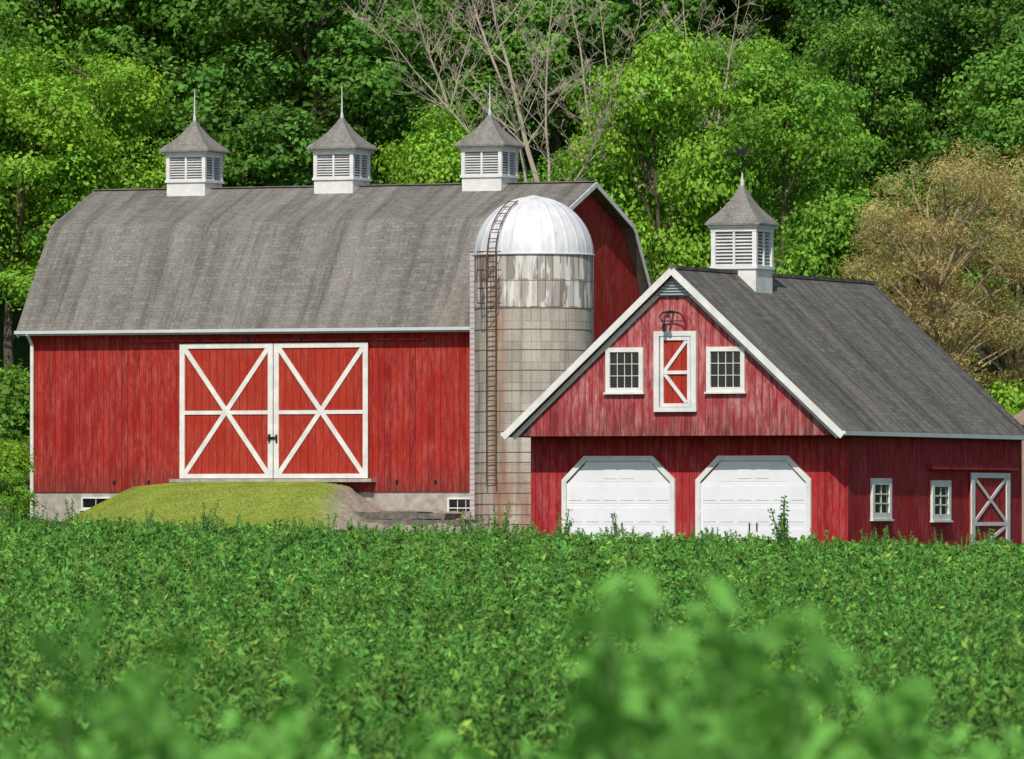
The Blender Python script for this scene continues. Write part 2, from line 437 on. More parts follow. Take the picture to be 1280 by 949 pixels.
def cupola_meshes(w, roofw, zb0, zb1, zl1, zr1, zs, nsl):
    parts = {}
    b = MB(); h = w/2
    b.box(-h+0.02, h-0.02, -h+0.02, h-0.02, zb0, zb1)
    b.box(-h-0.03, h+0.03, -h-0.03, h+0.03, zb1-0.06, zb1+0.02)
    for sx in (-1, 1):
        for sy in (-1, 1):
            b.box(sx*(h-0.06)-0.06, sx*(h-0.06)+0.06, sy*(h-0.06)-0.06, sy*(h-0.06)+0.06, zb1+0.02, zl1)
    b.box(-h-0.01, h+0.01, -h-0.01, h+0.01, zl1-0.08, zl1+0.03)
    b.box(-h-0.07, h+0.07, -h-0.07, h+0.07, zl1+0.03, zl1+0.09)
    for (cx, cy, dx, dy) in ((0,-h+0.04,0.03,0.03),(0,h-0.04,0.03,0.03),(-h+0.04,0,0.03,0.03),(h-0.04,0,0.03,0.03)):
        b.box(cx-dx, cx+dx, cy-dy, cy+dy, zb1+0.02, zl1-0.08)
    parts['frame'] = b
    l = MB()
    span = zl1-0.08-(zb1+0.02)
    for i in range(nsl):
        z = zb1+0.02 + span*(i+0.5)/nsl
        t = span/nsl
        for s in (-1, 1):
            l.obox((0, s*(h-0.09), z), (h-0.12,0,0), (0, s*0.040, -t*0.32), (0, 0.006, 0.010))
            l.obox((s*(h-0.09), 0, z), (0,h-0.12,0), (s*0.040, 0, -t*0.32), (0.006, 0, 0.010))
    parts['louvre'] = l
    d = MB(); d.box(-h+0.16, h-0.16, -h+0.16, h-0.16, zb1, zl1-0.05); parts['core'] = d  # near-black box stands in for the shaded hollow behind the louvres
    r = MB(); H = zr1-(zl1+0.09); z0 = zl1+0.09
    prof = [(0, roofw/2), (0.10*H, roofw/2*0.90), (0.25*H, roofw/2*0.70), (0.42*H, roofw/2*0.50), (0.6*H, roofw/2*0.335), (0.8*H, roofw/2*0.18), (H, roofw/2*0.055)]
    r.box(-roofw/2, roofw/2, -roofw/2, roofw/2, z0+0.002, z0+0.05)
    z0 += 0.05
    C = [(-1,-1),(1,-1),(1,1),(-1,1)]
    for (za, wa), (zb, wb) in zip(prof[:-1], prof[1:]):
        for k in range(4):
            a, c = C[k], C[(k+1)%4]
            r.poly([(a[0]*wa,a[1]*wa,z0+za+0.002),(c[0]*wa,c[1]*wa,z0+za+0.002),(c[0]*wb,c[1]*wb,z0+zb+0.002),(a[0]*wb,a[1]*wb,z0+zb+0.002)])
    parts['roof'] = r
    f = MB()
    f.tube([(0,0,zr1-0.02),(0,0,zr1+0.14),(0,0,zr1+0.22),(0,0,zs)], [0.06,0.05,0.032,0.010], 8)
    parts['finial'] = f
    return parts

def add_cupola(parent, x, y, P, share=None):
    if share is None:
        c = P['frame'].obj("cupola", M_white, parent); c.location = (x, y, 0)
        P['louvre'].obj("louvre", M_slat, c); P['core'].obj("cupola_shade_core", M_dark, c)
        P['roof'].obj("cupola_roof", M_cuproof, c); P['finial'].obj("finial", M_gutter, c)
        return c
    c = share.copy(); COL.objects.link(c); c.parent = parent; c.location = (x, y, 0)
    for k in share.children:
        q = k.copy(); COL.objects.link(q); q.parent = c
    return c

# ------------------------------------------------------------------ big barn
barn = empty("barn", (-15.21, 253.24, 0), RZ, None, "large red gambrel barn with white crossbuck doors and three cupolas", "barn")
LW, DW = 16.75, 10.72
tk = 0.15
half = [(-0.4,6.16),(2.0,9.42),(2.22,9.60),(5.36,10.82)]
m = MB()
m.prism([(0,1.05),(DW,1.05),(DW,6.50),(DW-2.05,9.29),(DW-2.3,9.42),(5.36,10.66),(2.3,9.42),(2.05,9.29),(0,6.50)], 'x', 0, LW)
wall = m.obj("wall", M_red, barn)
m = MB(); m.box(0.04, LW-0.04, 0.04, DW-0.04, -1.3, 1.047)
m.obj("foundation", M_stone, barn)
m = MB()
def roof_prof(off):
    return [(a, b-off) for a, b in half] + [(DW-a, b-off) for a, b in half[-2::-1]]
top = roof_prof(0.0); bot = roof_prof(0.13)
R0, R1 = -0.35, 17.1
acc = 0
for i in range(len(top)-1):
    a, b2 = top[i], top[i+1]; c, d = bot[i], bot[i+1]
    seg = math.hypot(b2[0]-a[0], b2[1]-a[1])
    m.poly([(R0,a[0],a[1]),(R1,a[0],a[1]),(R1,b2[0],b2[1]),(R0,b2[0],b2[1])], 0, [(R0,acc),(R1,acc),(R1,acc+seg),(R0,acc+seg)])
    acc += seg
    m.poly([(R0,c[0],c[1]),(R0,d[0],d[1]),(R1,d[0],d[1]),(R1,c[0],c[1])])
    m.poly([(R0,a[0],a[1]),(R0,b2[0],b2[1]),(R0,d[0],d[1]),(R0,c[0],c[1])])
    m.poly([(R1,a[0],a[1]),(R1,c[0],c[1]),(R1,d[0],d[1]),(R1,b2[0],b2[1])])
m.poly([(R0,-0.4,6.03),(R1,-0.4,6.03),(R1,-0.4,6.16),(R0,-0.4,6.16)])
m.poly([(R0,11.12,6.03),(R0,11.12,6.16),(R1,11.12,6.16),(R1,11.12,6.03)])
roof = m.obj("roof", M_roof, barn)
m = MB(); m.beam((R0,5.36,10.83),(R1,5.36,10.83),0.3,0.03,(0,0,1)); m.obj("ridge_cap", M_roof, roof)
m = MB()
m.box(R0-0.02, R1+0.02, -0.50, -0.404, 6.05, 6.15)
m.box(R0, R1, -0.40, 0.0, 6.00, 6.027)
m.obj("gutter", M_gutter, barn)
for xx, off, wd in ((R0+0.05, 0.20, 0.12), (R1+0.02, 0.09, 0.15)):
    m = MB()
    for i in range(len(top)-1):
        a, b2 = top[i], top[i+1]
        m.beam((xx,a[0],a[1]-off),(xx,b2[0],b2[1]-off),wd,0.036,(1,0,0))
    m.obj("rake_trim", M_white, barn)
m = MB(); m.box(LW-0.15, LW+0.03, -0.035, 0.0, 1.05, 6.0); m.obj("corner_board", M_white, barn)
m = MB(); m.tube([(0.06,-0.45,6.05),(0.06,-0.10,5.70),(0.06,-0.10,0.2)],[0.062,0.062,0.062],8); m.obj("downspout", M_white, barn)
def barn_leaf(a, b, z0, z1, nm="barn_door"):
    d = MB(); d.box(a, b, -0.11, -0.05, z0, z1)
    o = d.obj(nm, M_reddoor, barn)
    t = MB(); w = 0.17; y0, y1 = -0.15, -0.112
    t.box(a, a+w, y0, y1, z0, z1); t.box(b-w, b, y0, y1, z0, z1)
    t.box(a+w, b-w, y0, y1, z1-w+0.02, z1); t.box(a+w, b-w, y0, y1, z0, z0+w-0.03)
    zm = (z0+z1)/2 - 0.05
    t.box(a+w, b-w, y0+0.006, y1, zm-0.06, zm+0.06)
    t.beam((a+w,-0.130,z0+w-0.03),(b-w,-0.130,z1-w+0.02),0.15,0.030,(0,1,0))
    t.beam((a+w,-0.134,z1-w+0.02),(b-w,-0.134,z0+w-0.03),0.15,0.034,(0,1,0))
    t.obj("door_trim", M_white, o)
    return o
d1 = barn_leaf(5.23, 8.435, 1.48, 5.70)
d2 = barn_leaf(8.465, 11.67, 1.48, 5.70)
h = MB(); h.box(8.28,8.52,-0.19,-0.151,2.70,2.78); h.box(8.30,8.36,-0.21,-0.151,2.62,2.86); h.obj("handle", M_iron, d1)
h = MB(); h.box(8.54,8.60,-0.19,-0.151,2.60,2.84); h.obj("handle", M_iron, d2)
m = MB(); m.box(3.4, 13.6, -0.10, -0.02, 5.76, 5.82); m.obj("door_track", M_crimson, barn)
for xx in (5.9, 7.6, 9.4, 11.0):
    m = MB(); m.box(xx-0.03, xx+0.03, -0.15, -0.102, 5.72, 5.88); m.obj("track_roller", M_iron, barn)
m = MB(); m.box(5.0, 11.9, -0.42, 0.0, 1.36, 1.46); m.obj("door_sill", M_stone, barn)
for xx in (2.9, 4.1, 12.6, 13.9):
    m = MB(); m.box(xx-0.04, xx+0.04, -0.03, 0.0, 1.30, 1.42); m.obj("iron_hook", M_iron, barn)
window(barn, 'x', 14.30, 15.25, 0.22, 0.88, 0.04, 0.07, 3, 2, 0.06)
window(barn, 'x', 1.75, 2.75, 0.52, 0.90, 0.04, 0.06, 2, 1, 0.05)
P = cupola_meshes(1.38, 1.74, 10.05, 11.05, 11.88, 12.95, 14.0, 9)
cA = add_cupola(barn, 3.20, 5.36, P); cB = add_cupola(barn, 8.37, 5.36, P, cA); cC = add_cupola(barn, 13.48, 5.36, P, cA)

# ------------------------------------------------------------------ silo annex
annex = empty("silo_chute", (-15.21+CB*15.68+SB*(-1.5), 253.24-SB*15.68+CB*(-1.5), 0), RZ, None, "tall narrow white lap sided chute behind a silo", "building")
m = MB(); m.box(0, 3.52, 0, 1.45, -1.0, 8.45); m.obj("wall", M_lap, annex)
m = MB(); m.prism([(-0.03,8.45),(3.55,8.45),(1.78,8.75)], 'y', -0.05, 1.5); m.obj("roof", M_gutter, annex)

# ------------------------------------------------------------------ silo
silo = empty("silo", (0.66, 243.5, 0), 0, None, "concrete stave silo with silver dome and rusty ladder", "silo")
def cyl_uv(r, z0, z1, seg=72):
    m = MB()
    for k in range(seg):
        a0, a1 = 2*math.pi*k/seg, 2*math.pi*(k+1)/seg
        m.poly([(r*math.cos(a0),r*math.sin(a0),z0),(r*math.cos(a1),r*math.sin(a1),z0),(r*math.cos(a1),r*math.sin(a1),z1),(r*math.cos(a0),r*math.sin(a0),z1)],
               0, [(a0*r,z0),(a1*r,z0),(a1*r,z1),(a0*r,z1)])
    return m
m = cyl_uv(1.80, -1.2, 6.62); m.obj("silo_wall", M_conc, silo, True, True)
m = cyl_uv(1.81, 6.62, 8.24); m.obj("silo_band", M_band, silo, True, True)
m = MB(); gores = 26; nl = 14; Rd = 1.82
def dpt(a, k, t):
    s = 0.018 if k == 0 else 0.0
    r = (Rd + s*min(1, math.cos(t)*2)) * math.cos(t); z = 8.22 + (1.80 + s) * math.sin(t)
    return (r*math.cos(a), r*math.sin(a), z)
angs = []
for g in range(gores):
    base = 2*math.pi*g/gores; wd = 2*math.pi/gores
    angs += [(base, 0), (base+wd*0.08, 1), (base+wd*0.3, 2), (base+wd*0.5, 3), (base+wd*0.7, 4), (base+wd*0.92, 5)]
for i in range(len(angs)):
    a0, k0 = angs[i]; a1, k1 = angs[(i+1) % len(angs)]
    if i == len(angs)-1: a1 += 2*math.pi
    for j in range(nl):
        t0, t1 = math.pi/2*j/nl*0.985, math.pi/2*(j+1)/nl*0.985
        m.poly([dpt(a0,k0,t0), dpt(a1,k1,t0), dpt(a1,k1,t1), dpt(a0,k0,t1)])
dome = m.obj("dome", M_dome, silo, True, True)
m = MB(); m.tube([(0,0,9.95),(0,0,10.03),(0,0,10.07)],[0.22,0.22,0.05],14); m.obj("dome_cap", M_dome, dome)
def torus(r, rr, seg=64, s=6):
    m = MB(); rings = []
    for k in range(seg+1):
        a = 2*math.pi*k/seg
        rings.append([((r+rr*math.cos(b))*math.cos(a), (r+rr*math.cos(b))*math.sin(a), rr*math.sin(b)) for b in [2*math.pi*q/s for q in range(s)]])
    for k in range(seg):
        for q in range(s):
            w = (q+1) % s
            m.poly([rings[k][q], rings[k+1][q], rings[k+1][w], rings[k][w]])
    return m
hz = [-0.25, 0.06, 0.35, 0.67, 1.0, 1.31, 1.62, 1.93, 2.24, 2.86, 3.48, 4.10, 4.72, 5.34, 5.96, 6.60, 7.43]
h0 = torus(1.806, 0.012).obj("hoop", M_hoop, silo); h0.location.z = hz[0]
for z in hz[1:]:
    q = h0.copy(); COL.objects.link(q); q.parent = silo; q.location.z = z
q = torus(1.84, 0.03).obj("dome_rim", M_gutter, silo); q.location.z = 8.24
th = math.radians(-90-42)
rad = Vector((math.cos(th), math.sin(th), 0)); tan = Vector((-math.sin(th), math.cos(th), 0))
m = MB()
for s in (-1, 1):
    m.tube([tuple(rad*1.93 + tan*s*0.19 + Vector((0,0,z))) for z in (1.2, 8.2)], [0.022]*2, 6)
    path = []
    for j in range(10):
        t = math.radians(0 + 62*j/9)
        path.append(tuple(rad*(1.92*math.cos(t)) + tan*s*0.17 + Vector((0,0,8.22 + 1.88*math.sin(t)))))
    m.tube(path, [0.02]*10, 6)
z = 1.4
while z < 8.2:
    m.tube([tuple(rad*1.93 + tan*0.19 + Vector((0,0,z))), tuple(rad*1.93 - tan*0.19 + Vector((0,0,z)))], [0.016]*2, 5); z += 0.3
for j in range(7):
    t = math.radians(6 + 9*j)
    b = rad*(1.92*math.cos(t)) + Vector((0,0,8.22+1.88*math.sin(t)))
    m.tube([tuple(b+tan*0.17), tuple(b-tan*0.17)], [0.015]*2, 5)
m.obj("ladder", M_rust, silo)
m = MB()
for z in (6.75, 7.2, 7.75, 8.3):
    pts = []
    for j in range(11):
        a = math.pi*j/10
        pts.append(tuple(rad*(1.88+0.55*math.sin(a)) + tan*0.36*math.cos(a) + Vector((0,0,z))))
    m.tube(pts, [0.016]*11, 5)
for j in (1, 3, 5, 7, 9):
    a = math.pi*j/10
    b = rad*(1.88+0.55*math.sin(a)) + tan*0.36*math.cos(a)
    m.tube([tuple(b+Vector((0,0,6.75))), tuple(b+Vector((0,0,8.3)))], [0.012]*2, 5)
m.obj("ladder_cage", M_rust, silo)

# ------------------------------------------------------------------ garage barn
gar = empty("carriage_house", (-0.19, 211.82, 0), RZ, None, "red gabled carriage house with two white garage doors and cupola", "garage")
RW, RL = 9.5, 15.4
SL = 4.33/4.75
def gz(u): return 2.55 + SL*(u if u <= 4.75 else 9.5-u)
m = MB(); m.box(0.27, 9.245, 1.15, 15.2, -1.6, 2.43); m.obj("wall", M_crimson, gar)
m = MB(); m.prism([(0.3,2.432),(9.2,2.432),(9.2,gz(9.2)-0.17),(4.75,gz(4.75)-0.17),(0.3,gz(0.3)-0.17)], 'y', 0.25, 15.15)
m.obj("gable_wall", M_gable, gar)
m = MB(); tk = 0.14
for (ua, ub) in ((0,4.75),(4.75,9.5)):
    za, zb = gz(ua), gz(ub)
    m.poly([(ua,0,za),(ub,0,zb),(ub,RL,zb),(ua,RL,za)])
    m.poly([(ua,0,za-tk),(ua,RL,za-tk),(ub,RL,zb-tk),(ub,0,zb-tk)])
    m.poly([(ua,0,za-tk),(ub,0,zb-tk),(ub,0,zb),(ua,0,za)])
    m.poly([(ua,RL,za-tk),(ua,RL,za),(ub,RL,zb),(ub,RL,zb-tk)])
m.poly([(9.5,0,2.55-tk),(9.5,RL,2.55-tk),(9.5,RL,2.55),(9.5,0,2.55)])
m.poly([(0,0,2.55-tk),(0,0,2.55),(0,RL,2.55),(0,RL,2.55-tk)])
groof = m.obj("roof", M_roof2, gar)
m = MB(); m.box(4.63, 4.87, 0.02, RL-0.02, 6.81, 6.90); m.obj("ridge_cap", M_roof2, groof)
for s, (ua, ub) in ((1,(-0.03,4.75)),(-1,(9.53,4.75))):
    za = 2.55 - 0.03*SL - 0.115; zb = 6.88 - 0.115
    e3 = 0.003 if s > 0 else 0
    m = MB(); m.beam((ua,-0.03,za),(ub,-0.03-e3,zb),0.17,0.06,(0,1,0)); m.obj("rake_trim", M_white, gar)
    m = MB(); m.beam((ua+s*0.20,0.19,za-0.02),(ub,0.19+e3,zb-0.2),0.12,0.05,(0,1,0)); m.obj("frieze_board", M_white, gar)
    m = MB(); m.beam((ua-s*-0.04,RL-0.02,za-0.12),(ub,RL-0.02+e3,zb-0.12),0.12,0.03,(0,1,0)); m.obj("rake_trim", M_gutter, gar)
m = MB(); m.box(9.503, 9.60, 0.0, RL, 2.43, 2.54); m.obj("gutter", M_gutter, gar)
m = MB(); m.box(-0.12, -0.003, 0.0, RL, 2.42, 2.54); m.obj("gutter", M_gutter, gar)
window(gar, 'x', 2.80, 3.86, 3.58, 4.76, 0.25, 0.08, 4, 3, 0.12, mw=0.008)
window(gar, 'x', 5.645, 6.72, 3.58, 4.76, 0.25, 0.08, 4, 3, 0.12, mw=0.008)
ld = MB(); ld.box(4.35, 5.20, 0.20, 0.248, 3.2, 5.02)
lo = ld.obj("loft_door", M_reddoor, gar)
t = MB(); yw0, yw1 = 0.15, 0.198
t.box(4.18,4.33,yw0-0.02,0.249,3.06,5.18); t.box(5.22,5.37,yw0-0.02,0.249,3.06,5.18)
t.box(4.33,5.22,yw0-0.02,0.249,5.05,5.18); t.box(4.33,5.22,yw0-0.02,0.249,3.06,3.18)
t.box(4.36,4.45,yw0,yw1,3.19,5.04); t.box(5.12,5.20,yw0,yw1,3.19,5.04)
t.box(4.45,5.12,yw0,yw1,4.94,5.04); t.box(4.45,5.12,yw0,yw1,3.19,3.28); t.box(4.45,5.12,yw0,yw1,4.05,4.14)
t.beam((4.48,0.176,4.14),(5.09,0.176,4.92),0.09,0.036,(0,1,0)); t.beam((4.48,0.176,4.05),(5.09,0.176,3.30),0.09,0.036,(0,1,0))
t.obj("door_trim", M_white, lo)
m = MB(); m.prism([(4.16,6.10),(5.34,6.10),(4.75,6.62)], 'y', 0.17, 0.248)
v = m.obj("gable_vent", M_vent, gar)
m = MB()
for i in range(6):
    zz = 6.13+i*0.075; hw = (6.60-zz)/0.48*0.55
    m.obox((4.75,0.15,zz),(max(hw,0.05),0,0),(0,0.02,-0.015),(0,0.004,0.008))
m.obj("slat", M_vent, v)
m = MB()
m.tube([(4.70,0.25,5.66),(4.70,-0.45,5.66)],[0.025,0.025],6)
m.tube([(4.42,-0.05,5.56),(4.50,-0.05,5.66),(4.75,-0.05,5.70),(5.00,-0.05,5.64),(5.10,-0.05,5.50)],[0.020,0.022,0.024,0.022,0.018],6)
m.tube([(4.42,-0.05,5.56),(4.42,0.22,5.40)],[0.016]*2,5); m.tube([(5.10,-0.05,5.50),(5.05,0.22,5.40)],[0.016]*2,5)
m.tube([(4.42,-0.05,5.44),(5.08,-0.05,5.44)],[0.014]*2,5)
m.tube([(4.58,-0.05,5.64),(4.55,-0.05,5.22)],[0.014]*2,5)
m.cyl((4.55,-0.05),0.045,5.16,5.38,10)
m.tube([(4.75,-0.30,5.66),(4.75,-0.30,5.52)],[0.02,0.06],8)
m.obj("hay_hoist", M_iron, gar)
def garage_door(u0, u1, zb, zt, c=0.66, fw=0.13):
    yw = 1.15
    a, b, top_ = u0+fw, u1-fw, zt-fw
    ci = c - fw*0.42
    pr = [(a,zb),(b,zb),(b,top_-ci),(b-ci,top_),(a+ci,top_),(a,top_-ci)]
    d = MB(); d.prism(pr, 'y', yw-0.05, yw-0.002)
    rows = 4; cols = 6; rh = (top_-zb)/rows; cw = (b-a)/cols
    for r in range(rows):
        z0 = zb + rh*r
        w0, w1 = (a+0.02, b-0.02) if r < rows-1 else (a+ci*0.85, b-ci*0.85)
        d.box(w0, w1, yw-0.056, yw-0.05, z0+0.02, z0+rh-0.02)
        for q in range(cols):
            x0, x1 = a+cw*q+0.06, a+cw*(q+1)-0.06
            if r == rows-1 and (x0 < a+ci*0.95 or x1 > b-ci*0.95): continue
            d.box(x0, x1, yw-0.068, yw-0.0565, z0+0.10, z0+rh-0.10)
    o = d.obj("garage_door", M_whitedoor, gar)
    f = MB(); hw = fw/2; y = yw-0.06
    pts = [(u0+hw,zb),(u0+hw,zt-c),(u0+c,zt-hw),(u1-c,zt-hw),(u1-hw,zt-c),(u1-hw,zb)]
    for i in range(5):
        p, q = pts[i], pts[i+1]
        dd = Vector((q[0]-p[0],0,q[1]-p[1])).normalized()*0.03
        f.beam((p[0]-dd.x*(i>0),y-0.003*(i%2),p[1]-dd.z*(i>0)),(q[0]+dd.x*(i<4),y-0.003*(i%2),q[1]+dd.z*(i<4)),fw,0.11,(0,1,0))
    f.obj("door_frame", M_white, o)
    mid = (a+b)/2
    for s in (-1, 1):
        k = MB(); k.box(mid+s*0.105-0.015,mid+s*0.105+0.015,yw-0.1,yw-0.069,zb+0.42,zb+0.64)
        k.obj("handle", M_iron, o)
garage_door(1.20, 4.415, -0.5, 1.91)
garage_door(5.005, 8.24, -0.5, 1.91)
window(gar, 'y', 2.87, 4.37, 0.24, 1.32, 9.245, 0.07, 2, 3, 0.17, mw=0.02)
window(gar, 'y', 7.60, 9.10, 0.20, 1.28, 9.245, 0.07, 2, 3, 0.17, mw=0.02)
def side_door():
    y0, y1, z0, z1 = 10.67, 13.89, -0.85, 1.50; x = 9.247
    d = MB(); d.box(x+0.02, x+0.07, y0, y1, z0, z1); o = d.obj("side_door", M_crimson, gar)
    t = MB(); w = 0.28; xa, xb = x+0.072, x+0.11; zm = 0.10
    t.box(xa,xb,y0,y0+w,z0,z1); t.box(xa,xb,y1-w,y1,z0,z1)
    t.box(xa,xb,y0+w,y1-w,z1-0.14,z1); t.box(xa,xb,y0+w,y1-w,zm-0.05,zm+0.05); t.box(xa,xb,y0+w,y1-w,z0,z0+0.14)
    t.beam((x+0.088,y0+w,zm+0.05),(x+0.088,y1-w,z1-0.14),0.10,0.026,(1,0,0))
    t.beam((x+0.092,y1-w,zm+0.05),(x+0.092,y0+w,z1-0.14),0.10,0.026,(1,0,0))
    t.beam((x+0.088,y0+w,z0+0.14),(x+0.088,y1-w,zm-0.05),0.10,0.026,(1,0,0))
    t.obj("door_trim", M_white, o)
side_door()
m = MB(); m.box(9.25, 9.42, 7.3, 14.4, 1.58, 1.72); m.obj("door_track", M_crimson, gar)
P2 = cupola_meshes(1.30, 1.56, 6.0, 7.00, 8.02, 9.15, 9.6, 10)
gc = add_cupola(gar, 4.75, 5.19, P2)
m = MB()
m.tube([(0,0,9.1),(0,0,10.55)],[0.018,0.010],6)
m.tube([(-0.26,0,9.75),(0.26,0,9.75)],[0.011]*2,5); m.tube([(0,-0.26,9.75),(0,0.26,9.75)],[0.011]*2,5)
m.tube([(-0.42,0,10.05),(0.42,0,10.05)],[0.012]*2,5)
m.prism([(0.40,10.0),(0.56,10.05),(0.40,10.10)],'y',-0.01,0.01)
m.prism([(-0.46,9.98),(-0.32,10.02),(-0.32,10.08),(-0.46,10.14)],'y',-0.01,0.01)
m.prism([(-0.14,10.06),(0.10,10.06),(0.20,10.20),(0.15,10.30),(0.06,10.17),(-0.07,10.17),(-0.18,10.28),(-0.22,10.17)],'y',-0.01,0.01)
wv = m.obj("weathervane", M_iron, gc)

# small neighbouring shed
shed = empty("shed", (15.65, 246.0, 0), RZ, None, "small tan shed with a low brown roof among shrubs", "shed")
m = MB(); m.box(0, 6, 0, 5, -1.5, 3.2); m.obj("wall", mat_board("tan_siding", (0.40,0.30,0.24), (0.34,0.25,0.2), 0.25), shed)
m = MB(); m.prism([(-0.3,3.1),(5.3,3.1),(5.3,3.25),(2.5,3.95),(-0.3,3.25)], 'x', -0.3, 6.3); m.obj("roof", mat_shingle("brown_shingles", (0.34,0.25,0.20),(0.30,0.22,0.17),(0.18,0.13,0.1),(0.36,0.27,0.21)), shed)

# ------------------------------------------------------------------ grass bank, retaining wall
def bank_h(u, v):
    us_ = u + 0.40*v
    up = smooth(0.2, 5.8, us_)**0.85 * (1 - smooth(9.9, 12.4, us_)*0.72)
    f = 1 - smooth(-0.5, 12.5, -v)
    z = -0.55 + 1.90*up*f + 0.45*f + 0.02*np.sin(u*1.1+v*0.9)
    rough = smooth(10.0, 11.0, us_)
    z = z + rough*0.09*np.sin(u*5.1+1.3*np.sin(v*3))*np.cos(v*4.3+u)
    return np.where(z > 1.18, 1.18 + (z-1.18)*0.28, z)
us = np.linspace(-2, 21, 190); vs = np.linspace(0.03, -13, 100)
U, Vv = np.meshgrid(us, vs); Z = bank_h(U, Vv) - 0.9*smooth(14.5, 19, U+0.4*Vv)
V = np.stack([U, Vv, Z], -1).reshape(-1, 3).tolist(); nx = len(us)
F = [(j*nx+i, (j+1)*nx+i, (j+1)*nx+i+1, j*nx+i+1) for j in range(len(vs)-1) for i in range(nx-1)]
me = bpy.data.meshes.new("grass_bank"); me.from_pydata(V, [], F); me.polygons.foreach_set("use_smooth", [True]*len(F)); me.materials.append(M_bank)
bank = bpy.data.objects.new("grass_bank", me); COL.objects.link(bank); bank.location = (-15.21, 253.24, 0); bank.rotation_euler = (0,0,RZ)
tag(bank, "mown grass bank with gravel sloping up to barn doors", "grass bank", kind="structure")

def b2w(u, v): return (-15.21+CB*u+SB*v, 253.24-SB*u+CB*v)
n = 52000
u = RNG.uniform(-0.5, 16.5, n); v = -RNG.uniform(0.05, 11.5, n)
keep = (u + 0.40*v + RNG.normal(0, 0.40, n) + 0.35*np.sin(v*1.9)) < 10.2
u, v = u[keep], v[keep]; n = len(u)
z = bank_h(u, v) + 0.02
X, Y = b2w(u, v)
pt = 0.95 + 0.20*np.sin(u*0.9+v*1.7) * np.cos(u*2.1-v*0.6)
c = np.stack([RNG.uniform(0.24,0.38,n)*pt, RNG.uniform(0.33,0.42,n)*pt, RNG.uniform(0.05,0.08,n)*pt], 1)
Nn = RNG.normal(size=(n,3))*0.5; Nn[:,2] = np.abs(Nn[:,2]) + 1.0; Nn[:,1] -= 0.4
me = leaf_mesh("lawn_grass", np.stack([X,Y,z],1), Nn, RNG.uniform(0.04,0.08,n), RNG.uniform(0.02,0.035,n), c, M_alf)
o = bpy.data.objects.new("lawn_grass", me); COL.objects.link(o); tag(o, "short mown yellow green grass on the bank", "grass", kind="stuff")

rw = empty("stone_retaining_wall", (*b2w(13.1, -5.6), 0), RZ, None, "low stepped dark stone retaining wall beside the barn bank", "wall")
rr = random.Random(3)
for row, (x0, x1, zz, y) in enumerate(((0.0,4.3,-0.45,0.0),(0.0,4.1,-0.22,0.10),(0.1,3.8,0.02,0.35),(0.0,3.0,0.22,0.75))):
    x = x0
    while x < x1:
        w = rr.uniform(0.8, 1.9)
        x1b = min(x+w, x1+0.2)-0.01; y0 = y+rr.uniform(-0.10,0.10); zt = zz+0.20+rr.uniform(-0.06,0.01)
        m = MB(); j = lambda: rr.uniform(-0.03, 0.03)
        c8 = [(x+0.01, y0+j()), (x1b, y0+j()), (x1b, y+1.2), (x+0.01, y+1.2)]
        tp = [zt+j(), zt+j(), zt, zt]
        lo8 = [(p[0], p[1], zz) for p in c8]; hi8 = [(p[0]+j()*0.5, p[1]+abs(j()), q) for p, q in zip(c8, tp)]
        m.poly(hi8); m.poly(lo8[::-1])
        for q in range(4):
            r2 = (q+1) % 4; m.poly([lo8[q], lo8[r2], hi8[r2], hi8[q]])
        x += w
        m.obj("stone_block", M_slab, rw)

post = MB()
post.tube([(0,0,-0.5),(0,0,0.98),(0,0,1.03)],[0.055,0.05,0.02],10)
po = post.obj("fence_post", M_gutter); po.location = ((8-640)/1e4*232, 232, -0.45)
tag(po, "short pale post standing at the field edge", "post")

